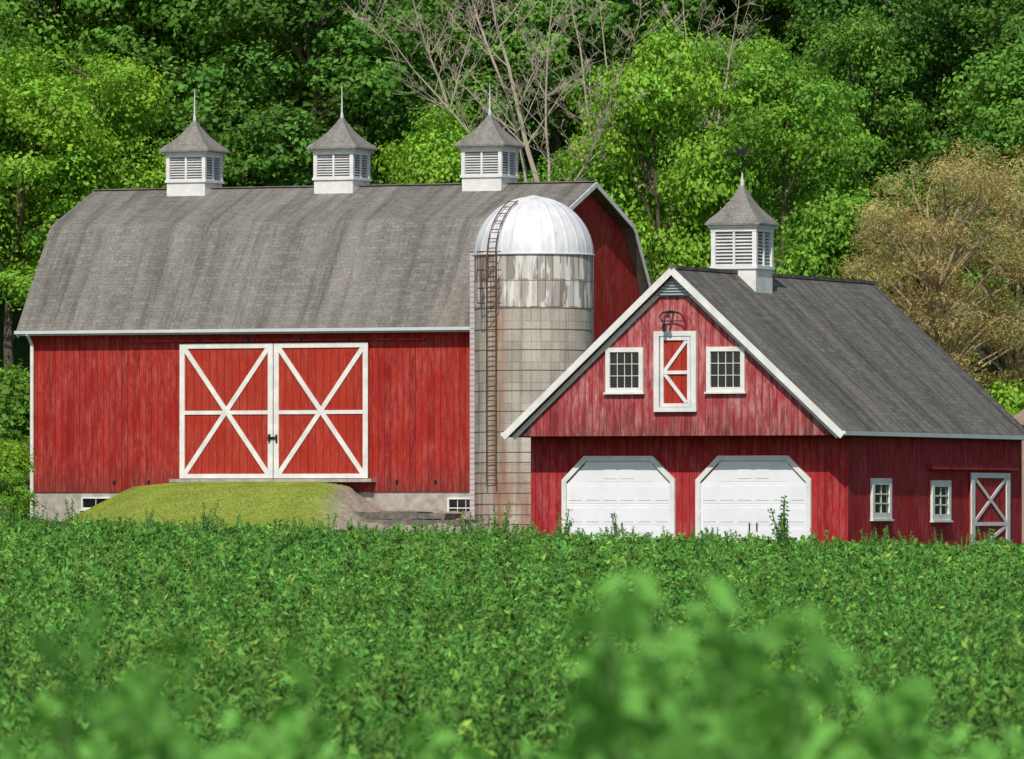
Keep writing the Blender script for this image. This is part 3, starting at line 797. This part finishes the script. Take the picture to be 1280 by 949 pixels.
# ------------------------------------------------------------------ trees
def crown_data(seed, R, z0, z1, nb, nleaf, ls, shape='round', br=(0.8, 1.5), sub=26, ss=0.20):
    r = np.random.default_rng(seed)
    cs = []; rs = []
    while len(cs) < nb:
        t = r.uniform(0, 1)
        if shape == 'round': env = math.sqrt(max(0, 1-(2*t-0.85)**2/1.35)) if t > 0 else 0
        elif shape == 'cone': env = 1.02 - 0.92*t
        else: env = 0.65 + 0.35*math.sin(math.pi*t)
        a = r.uniform(0, 2*math.pi); q = math.sqrt(r.uniform(0.10, 1))*env*R
        rad_ = r.uniform(*br)*(1.0 if shape != 'cone' else 0.8)
        cs.append((q*math.cos(a)*0.9, q*math.sin(a)*0.9, z0+(z1-z0)*t)); rs.append(rad_)
    cs = np.array(cs); rs = np.array(rs)
    w = rs**2; w /= w.sum()
    idx = r.choice(nb, nleaf, p=w)
    sd = r.normal(size=(nb, sub, 3)); sd[..., 2] = sd[..., 2]*0.9 + 0.3
    sd /= np.linalg.norm(sd, axis=2, keepdims=True)
    sr = r.uniform(0.70, 1.12, (nb, sub)); stint = r.uniform(0.8, 1.2, (nb, sub))
    j = r.integers(0, sub, nleaf)
    d = sd[idx, j]; sc = sr[idx, j]
    sq = np.array([1.0, 1.0, 0.60])
    jit = r.normal(size=(nleaf, 3))
    P = cs[idx] + d*(rs[idx]*sc)[:, None]*sq + jit*np.array([ss, ss, ss*0.6])*rs[idx][:, None]
    inner = r.uniform(size=nleaf) < 0.18
    dd = r.normal(size=(nleaf,3)); dd /= np.linalg.norm(dd, axis=1, keepdims=True)
    P[inner] = (cs[idx] + dd*(rs[idx]*0.6)[:, None]*sq)[inner]
    N = d*0.8 + jit*0.35 + r.normal(size=(nleaf,3))*0.45 + np.array([0,-0.1,0.4])
    tint = r.uniform(0.78, 1.22, nb)[idx]*stint[idx, j]
    yel = r.uniform(-0.25, 0.35, nb)[idx]
    b = r.uniform(0.75, 1.25, nleaf)*tint
    C = np.stack([b*(0.50+0.16*yel), b*0.82, b*(0.18-0.05*yel)], 1)
    L = ls*r.uniform(0.7, 1.35, nleaf); W = L*r.uniform(0.5, 0.8, nleaf)
    return P, N, L, W, C, cs, rs

def limb(m, a, b, r0, r1, bend=0.15, sides=6, rr=random):
    a = Vector(a); b = Vector(b); d = b-a
    pts = []; rad_ = []
    off = Vector((rr.uniform(-1,1), rr.uniform(-1,1), rr.uniform(-0.2,1)))*d.length*bend
    for i in range(6):
        t = i/5; pts.append(a + d*t + off*math.sin(math.pi*t)); rad_.append(r0+(r1-r0)*t)
    m.tube(pts, rad_, sides)

def make_tree(nm, seed, R, z0, H, nb, nleaf, ls, shape, bark, tr=0.22, br=(0.8,1.5), sub=26, ss=0.2, nl=26, needle=False):
    P, N, L, W, C, cs, rs = crown_data(seed, R, z0, H-0.8, nb, nleaf, ls, shape, br, sub, ss)
    if needle:
        gm = 0.5 + 0.5*np.tanh(np.sin(P[:,0]*0.9+P[:,2]*0.8)+np.sin(P[:,1]*1.1-P[:,2]*0.6) - 0.5)
        C = C * (1 + gm[:, None]*np.array([-0.22, 0.16, -0.1]))
        L = L*1.6; W = L*0.24
    rr = random.Random(seed)
    root = empty(nm)
    m = MB()
    zt = H*0.86
    pts = [(0.25*math.sin(seed+z*0.35), 0.2*math.cos(seed*2+z*0.3), z) for z in np.linspace(-1.0, zt, 9)]
    pts[0] = (pts[0][0], pts[0][1], -1.5)
    rad_ = [tr*1.35]+[tr*(1-0.9*i/8) for i in range(1, 9)]
    m.tube(pts, rad_, 9)
    order = list(range(len(cs))); rr.shuffle(order)
    for i in order[:min(nl, len(cs))]:
        c = cs[i]; zz = max(z0*0.7, c[2]-rr.uniform(0.8, 2.0)); k = min(8, max(0, (zz+1)/(zt+1)*8)); a = Vector(pts[int(k)])
        a.z = max(z0*0.5, min(a.z, zz)) if shape != 'shrub' else 0.2
        limb(m, a, c, tr*0.38, 0.025 if not needle else 0.012, 0.12, 6, rr)
    trunk = m.obj("trunk", bark, root)
    me = leaf_mesh("crown", P, N, L, W, C, M_leaf)
    cr = bpy.data.objects.new("crown", me); COL.objects.link(cr); cr.parent = root
    return root

protos = {
 'a': dict(seed=1, R=3.4, z0=4.0, H=14, nb=62, nleaf=32000, ls=0.185, shape='round', bark=M_bark, br=(0.8,1.7)),
 'b': dict(seed=2, R=3.8, z0=3.5, H=14, nb=66, nleaf=34000, ls=0.19, shape='round', bark=M_bark, br=(0.8,1.8), ss=0.17),
 'c': dict(seed=3, R=3.1, z0=3.0, H=14, nb=50, nleaf=30000, ls=0.175, shape='oval', bark=M_bark, br=(0.8,1.6), ss=0.17),
 'd': dict(seed=5, R=3.6, z0=2.5, H=14, nb=70, nleaf=34000, ls=0.17, shape='oval', bark=M_bark, br=(0.7,1.5)),
 'k': dict(seed=8, R=2.9, z0=1.5, H=14, nb=95, nleaf=26000, ls=0.16, shape='cone', bark=M_bark, br=(0.45,0.9)),
 's': dict(seed=13, R=1.8, z0=0.3, H=3.6, nb=30, nleaf=14000, ls=0.12, shape='oval', bark=M_bark, tr=0.06, br=(0.4,0.8)),
 'p': dict(seed=21, R=3.3, z0=4.2, H=12, nb=105, nleaf=27000, ls=0.088, shape='oval', bark=M_tanbark, tr=0.14, br=(0.4,0.85), sub=26, ss=0.28, nl=75, needle=True),
}
used = {}
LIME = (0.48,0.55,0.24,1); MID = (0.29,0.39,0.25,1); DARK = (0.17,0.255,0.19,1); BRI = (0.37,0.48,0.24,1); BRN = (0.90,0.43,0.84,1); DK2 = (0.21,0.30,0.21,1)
LAB = {LIME:"bright yellow green leafy tree on the wooded hillside", MID:"mid green broadleaf tree in the hillside wood",
       DARK:"dark green tree high on the hillside", BRI:"fresh green layered maple tree behind the barns", DK2:"deep green tree in the hillside wood",
       BRN:"brownish thin leaved tree with tan branches"}
def place(kind, x, y, H, color, rot, wide=1.0, nm=None, z=None, label=None, cat="tree"):
    nm = nm or ("conifer_tree" if kind == 'k' else "tree")
    zz = float(ground_z(x, y)) if z is None else z
    if kind not in used:
        root = make_tree(nm, **protos[kind]); used[kind] = root
    else:
        src = used[kind]; root = src.copy(); COL.objects.link(root); root.name = nm
        for k in src.children:
            q = k.copy(); COL.objects.link(q); q.parent = root
    s = H/protos[kind]['H']
    root.location = (x, y, zz); root.rotation_euler = (0, 0, rot); root.scale = (s*wide, s*wide, s)
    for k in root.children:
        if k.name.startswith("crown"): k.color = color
    tag(root, label or LAB[color], cat, "trees on the wooded hillside" if cat == "tree" else "shrubs around the farm buildings")
    return root
def at(pxx, y): return (pxx-640)/1e4*y
rr = random.Random(5)
front = [('a', 20, 276, 12.5, LIME, 1.05), ('d', 120, 279, 11.6, LIME, 1.0), ('b', 60, 287, 17.5, BRI, 1.0), ('a', 165, 286, 16.5, MID, 1.0), ('b', 300, 284, 17.0, MID, 1.05),
         ('c', 400, 280, 16.0, DK2, 1.15), ('d', 480, 286, 14.5, MID, 1.0), ('a', 545, 272.5, 12.4, LIME, 0.85), ('c', 610, 288, 14, MID, 1.1),
         ('c', 735, 272, 11.0, BRI, 0.75), ('c', 700, 290, 14.5, DK2, 1.1), ('a', 825, 271, 15.9, LIME, 0.72), ('d', 770, 282, 10.5, BRI, 0.9), ('b', 985, 271, 15.0, BRI, 0.80),
         ('d', 905, 281, 12.0, BRI, 0.9), ('c', 1075, 281, 12.5, MID, 0.9), ('d', 1130, 288, 15, DK2, 1.0), ('b', 1225, 283, 15.0, DK2, 1.0), ('a', 1300, 278, 14, MID, 1.0), ('a', -60, 281, 14, MID, 1.0),
         ('d', 1400, 284, 14, MID, 1.0), ('b', -150, 285, 14, MID, 1.0)]
for (k, pxx, y, H, c, w) in front:
    place(k, at(pxx, y), y, H, c, rr.uniform(0, 6.28), w)
for row, (y, hh) in enumerate(((297, 13.5), (307, 13.0), (318, 13), (330, 13))):
    x = -0.066*y - 5 + rr.uniform(0, 3)
    while x < 0.066*y + 6:
        k = rr.choice('abcd') if rr.random() < 0.75 or x < 3 else 'k'
        right = x > 9
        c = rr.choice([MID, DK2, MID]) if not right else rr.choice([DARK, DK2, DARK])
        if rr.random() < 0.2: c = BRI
        if k == 'k': c = DARK
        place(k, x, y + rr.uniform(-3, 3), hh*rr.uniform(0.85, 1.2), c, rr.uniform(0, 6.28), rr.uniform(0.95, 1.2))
        x += rr.uniform(4.0, 5.6)
PL = "feathery tan brown thin needled pine with fine branches"
place('p', at(1185, 258), 258, 13.0, BRN, 0.4, 1.05, "pine_tree", label=PL)
place('p', at(1270, 264), 264, 13.8, BRN, 2.4, 1.0, "pine_tree", label=PL)
place('p', at(1128, 268), 268, 11.4, BRN, 4.1, 0.85, "pine_tree", label=PL)
for (pxx, y, H, c, w) in ((12,256,3.6,MID,0.8),(-10,250,3.0,LIME,0.9),(25,262,5.4,BRI,0.8),(-30,258,6.0,MID,0.9),(10,246,1.8,BRI,0.8),(1235,252,5.0,LIME,0.9),(1275,256,6.0,LIME,0.8),(1290,249,3.4,BRI,1.0),(1210,262,5.0,BRI,0.9),(1160,266,5.5,BRI,0.9),(1100,268,6,MID,0.8)):
    place('s', at(pxx, y), y, H, c, rr.uniform(0, 6.28), w, "shrub", label="leafy green shrub beside the farm buildings", cat="shrub")

def bare_tree(nm, seed, loc, fork, r0, mains, label, mat=M_pale):
    rr = random.Random(seed); m = MB()
    def grow(p, d, L, r, depth):
        pts = [p]; rad_ = [r]; n = 8; cur = Vector(p); dd = Vector(d)
        for i in range(n):
            dd = (dd + Vector((rr.uniform(-1,1), rr.uniform(-1,1), rr.uniform(-0.3,0.75)))*0.12).normalized()
            cur = cur + dd*L/n; pts.append(cur.copy()); rad_.append(max(0.007, r*(1-0.84*(i+1)/n)))
        m.tube(pts, rad_, 6 if depth < 2 else 4, cap=False)
        if depth >= 3: return
        nk = {0: 12, 1: 7, 2: 5}[depth]
        for k in range(nk):
            i = rr.randint(2, n) if depth == 0 else rr.randint(1, n)
            ax = Vector((rr.uniform(-1,1), rr.uniform(-1,1)*0.7, rr.uniform(-0.3,0.4))).normalized()
            nd = (Vector(dd)*0.7 + ax*rr.uniform(0.5,0.95)).normalized()
            grow(pts[i], nd, L*rr.uniform(0.20,0.38), rad_[i]*0.45, depth+1)
    m.tube([Vector((0,0,-1)), Vector((0.1,0,fork*0.5)), Vector((0,0,fork))], [r0*1.3, r0*1.1, r0], 9)
    for (lean, dep, L, rf) in mains:
        d = Vector((lean, dep, 1)).normalized()
        grow(Vector((0,0,fork - rr.uniform(0, 0.8))), d, L, r0*rf, 0)
    root = empty(nm, loc, 0, None, label, "tree")
    m.obj("trunk", mat, root)
x = at(684, 270); bare_tree("dead_tree", 4, (x, 270, float(ground_z(x,270))), 9.5, 0.12, [(-0.12,0.05,11,0.85),(0.10,0,9,0.5),(0.50,-0.1,7.0,0.45)], "pale leafless dead tree with upright bare limbs")
x = at(660, 272); bare_tree("dead_tree", 9, (x, 272, float(ground_z(x,272))), 9.0, 0.095, [(-0.62,0.0,8.5,0.65),(-0.10,0.1,11,0.75)], "pale leafless dead tree with slender leaning limbs")
x = at(560, 275); bare_tree("dead_tree", 31, (x, 275, float(ground_z(x,275))), 11.0, 0.06, [(-0.25,0.0,7,0.8),(0.15,0.1,6,0.6)], "thin pale leafless tree half buried in foliage")
x = at(748, 274); bare_tree("dead_tree", 12, (x, 274, float(ground_z(x,274))), 9.0, 0.075, [(-0.12,0.0,8,0.8),(0.30,0.1,7,0.7)], "thin pale leafless tree half buried in foliage")
x = at(888, 273); bare_tree("dead_tree", 17, (x, 274, float(ground_z(x,274))), 9.5, 0.075, [(-0.25,0.0,6.5,0.8),(0.12,0.1,7,0.8)], "thin pale leafless tree among green maples")

# ------------------------------------------------------------------ alfalfa field
HASH = RNG.uniform(0, 1, (512, 512, 3))
def field():
    Ps = []; Ns = []; Ls = []; Ws = []; Cs = []; Ts = []
    def band(y0, y1, s, nl):
        hw = 0.069*y1 + 1.2
        area = 2*hw*(y1-y0); sp = 0.122*s
        npl = int(area/(sp*sp))
        px = RNG.uniform(-hw, hw, npl); py = RNG.uniform(y0, y1, npl)
        gz_ = ground_z(px, py)
        cs_ = 0.46*max(1, s*0.62)
        ix = np.floor(px/cs_).astype(int); iy = np.floor(py/cs_).astype(int)
        hh = HASH[ix % 512, iy % 512]
        dx = px/cs_-ix-(0.3+0.4*hh[:,0]); dy = py/cs_-iy-(0.3+0.4*hh[:,1])
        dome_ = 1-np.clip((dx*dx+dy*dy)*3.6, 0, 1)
        cl = (np.sin(px*1.7-py*0.91+1)+np.sin(px*0.8+py*0.21+4)+np.sin(px*0.45-py*0.13))/3
        ph = 0.30 + 0.08*cl + (0.06+0.28*hh[:,2]**1.7)*dome_ + RNG.normal(0, 0.03, npl)
        tall = RNG.uniform(size=npl) < 0.08
        ph = np.where(tall, ph+RNG.uniform(0.08, 0.28, npl), ph)
        lean = RNG.normal(0, 0.06, (npl, 2)); lean[:,0] += dx*0.18; lean[:,1] += dy*0.18
        pr = 0.046*s
        ptint = RNG.uniform(0.75, 1.2, npl)*(0.42+0.70*dome_)*(1+0.18*cl)*(0.82+0.45*hh[:,2])  # hollows between clumps tinted darker, their shade put into the leaf colour
        pyel = RNG.uniform(0.85, 1.2, npl)*(0.9+0.35*hh[:,0])
        idx = np.repeat(np.arange(npl), nl); n = len(idx)
        t = 1 - RNG.uniform(0, 1, n)**1.3*0.72
        ang = RNG.uniform(0, 2*math.pi, n); q = np.sqrt(RNG.uniform(0, 1, n))*pr*(0.30 + 1.6*(1.03-t))
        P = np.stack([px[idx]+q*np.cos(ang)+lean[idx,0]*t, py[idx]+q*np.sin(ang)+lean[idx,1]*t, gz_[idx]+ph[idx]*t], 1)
        N = RNG.normal(size=(n,3))*0.8; N[:,2] = np.abs(N[:,2])*0.7+0.10; N[:,1] -= 0.45
        T = np.stack([np.cos(ang)*0.8, np.sin(ang)*0.8, RNG.uniform(0.1,1.6,n)], 1)
        L = RNG.uniform(0.028,0.056,n)*s; W = L*RNG.uniform(0.32,0.52,n)
        b = ptint[idx]*RNG.uniform(0.75,1.25,n)*(0.35+0.85*t**2)  # leaves low on the stem darkened, shade inside the crop as colour
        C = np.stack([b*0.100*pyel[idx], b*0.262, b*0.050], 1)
        young = (RNG.uniform(size=n) < 0.14) & (t > 0.75)
        C[young] *= np.array([1.7,1.35,1.3])
        Ps.append(P); Ns.append(N); Ls.append(L); Ws.append(W); Cs.append(C); Ts.append(T)
    band(13, 24, 1.15, 17); band(24, 34, 1.05, 24); band(34, 46, 1.05, 22)
    y = 46.0
    while y < 186:
        y2 = min(186, y*1.15); s = 1.05*(y/46.0)**0.76
        band(y, y2, s, 22); y = y2
    band(186, 204, 2.3, 32)
    P = np.concatenate(Ps)
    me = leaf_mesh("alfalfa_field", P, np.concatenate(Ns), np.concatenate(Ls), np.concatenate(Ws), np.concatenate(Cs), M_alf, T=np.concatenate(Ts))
    o = bpy.data.objects.new("alfalfa_field", me); COL.objects.link(o)
    tag(o, "dense green alfalfa crop covering the field", "crop", kind="stuff")
field()

M_stem = mat_plain("alfalfa_stem", (0.12,0.24,0.06), 0.6)
def alfalfa_proto(seed, H, nst=13, size=1.0, nn=22, ls=1.0, cm=1.0, lean_=0.26, low=0.25):
    r = np.random.default_rng(seed)
    Ps = []; Ns = []; Ls = []; Ts = []; m = MB()
    for s in range(nst):
        a = r.uniform(0, 6.28); lean = r.uniform(0.04, lean_); h = H*r.uniform(0.66, 1.0)
        path = [Vector((math.cos(a)*lean*h*t**1.3, math.sin(a)*lean*h*t**1.3, h*t)) for t in np.linspace(0, 1, 7)]
        m.tube(path, [0.0035*size]*6+[0.0015*size], 5, cap=False)
        for k in range(nn):
            t = low + (1-low)*k/(nn-1); i = min(5, int(t*6)); f = t*6-i
            p = path[i].lerp(path[i+1], f)
            for q in range(4 if t < 0.9 else 6):
                b = r.uniform(0, 6.28); off = r.uniform(0.010, 0.045)*(1.3-t*0.85)*ls
                Ps.append((p.x+math.cos(b)*off, p.y+math.sin(b)*off, p.z+r.uniform(-0.01, 0.02)))
                nn_ = r.normal(size=3)*0.5; nn_[2] = abs(nn_[2])+0.35; nn_[1] -= 0.5; Ns.append(nn_); Ls.append(r.uniform(0.022, 0.036)*(1.15-0.4*t)*ls); Ts.append(t)
    Ps = np.array(Ps); n = len(Ps); L = np.array(Ls); T = np.array(Ts)
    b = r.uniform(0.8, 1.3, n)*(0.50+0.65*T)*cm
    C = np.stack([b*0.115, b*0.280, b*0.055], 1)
    stem = m.obj("stem", M_stem)
    me = leaf_mesh("foliage", Ps, np.array(Ns), L, L*0.5, C, M_alf)
    fo = bpy.data.objects.new("foliage", me); COL.objects.link(fo)
    return stem, fo
def put_plant(x, y, ztop, protos_, i, wide=0.8, label="tall leafy green alfalfa plant standing above the crop"):
    g = float(ground_z(x, y)); st, fo = protos_[i % len(protos_)]
    root = empty("alfalfa_plant", (x, y, g), random.uniform(0, 6.28), None, label, "plant", "alfalfa plants standing above the crop")
    s = (ztop-g)/0.80; root.scale = (s*wide, s*wide, s)
    if st.parent is None: a, b = st, fo
    else:
        a, b = st.copy(), fo.copy(); COL.objects.link(a); COL.objects.link(b)
    a.parent = root; b.parent = root
# bushy plants a few metres from the lens: broad leaf clusters
pl = [alfalfa_proto(31, 0.80, 11, 1.0, 16, 1.45, 1.25, 0.16, 0.45), alfalfa_proto(32, 0.80, 13, 1.0, 16, 1.45, 1.3, 0.18, 0.45)]
spots = [(200,6.4,782),(150,6.9,815),(250,6.7,822),(300,7.4,862),(95,7.4,862),(888,6.2,690),(900,7.0,745),(845,6.9,778),(990,6.5,757),(1015,7.2,800),(945,7.4,812),(1075,7.2,838),(1130,8.0,868),(790,7.6,835),
         (1255,7.6,872),(560,8.0,868),(25,7.8,885),(680,8.6,890)]
for i, (pxx, y, ty) in enumerate(spots):
    put_plant(at(pxx, y), y, 0.43 + (640-ty)/1e4*y, pl, i, 0.66)
pf = [alfalfa_proto(41, 0.80, 3, 3.0, 15, 1.8, 0.9), alfalfa_proto(42, 0.80, 2, 3.0, 15, 1.8, 0.9), alfalfa_proto(43, 0.80, 6, 3.0, 13, 2.0, 0.9)]
pm = [alfalfa_proto(51, 0.80, 5, 1.5, 18, 1.35, 1.0), alfalfa_proto(52, 0.80, 4, 1.5, 18, 1.35, 1.05)]
rr = random.Random(77)
for i in range(180):
    y = rr.uniform(165, 203); x = rr.uniform(-0.068, 0.068)*y
    g = float(ground_z(x, y)); put_plant(x, y, g + 0.62 + abs(rr.gauss(0, 0.24)), pf, i, 1.0)
for i in range(98):
    y = 24*math.exp(rr.uniform(0, 1.5)); x = rr.uniform(-0.068, 0.068)*y
    g = float(ground_z(x, y)); put_plant(x, y, g + 0.55 + abs(rr.gauss(0, 0.08)), pm, i, 0.8)

# ------------------------------------------------------------------ light, camera
w = bpy.data.worlds.new("World"); scene.world = w; w.use_nodes = True
nt = w.node_tree; nt.nodes.clear()
sky = nt.nodes.new('ShaderNodeTexSky'); sky.sky_type = 'NISHITA'; sky.sun_disc = False
az, el = math.radians(9), math.radians(46)
S = Vector((-math.sin(az)*math.cos(el), -math.cos(az)*math.cos(el), math.sin(el)))
sky.sun_elevation = el; sky.sun_rotation = math.atan2(S.x, S.y) % (2*math.pi)
bg = nt.nodes.new('ShaderNodeBackground'); bg.inputs[1].default_value = 0.115
ow = nt.nodes.new('ShaderNodeOutputWorld'); nt.links.new(sky.outputs[0], bg.inputs[0]); nt.links.new(bg.outputs[0], ow.inputs[0])
sl = bpy.data.lights.new("sun", 'SUN'); sl.energy = 3.9; sl.angle = math.radians(0.5); sl.color = (1.0, 0.94, 0.84)
so = bpy.data.objects.new("sun", sl); COL.objects.link(so); so.rotation_euler = S.to_track_quat('Z', 'Y').to_euler(); so.location = (0, 100, 80)

cam = bpy.data.cameras.new("camera"); co = bpy.data.objects.new("camera", cam); COL.objects.link(co)
co.location = (0, 0, 0.43); co.rotation_euler = (math.radians(90)+math.atan(0.01655), 0, 0)
cam.sensor_width = 36; cam.lens = 281.25; cam.clip_start = 0.3; cam.clip_end = 3000
cam.dof.use_dof = True; cam.dof.focus_distance = 180; cam.dof.aperture_fstop = 20
scene.camera = co
scene.view_settings.view_transform = 'Standard'; scene.view_settings.look = 'None'; scene.view_settings.exposure = 0
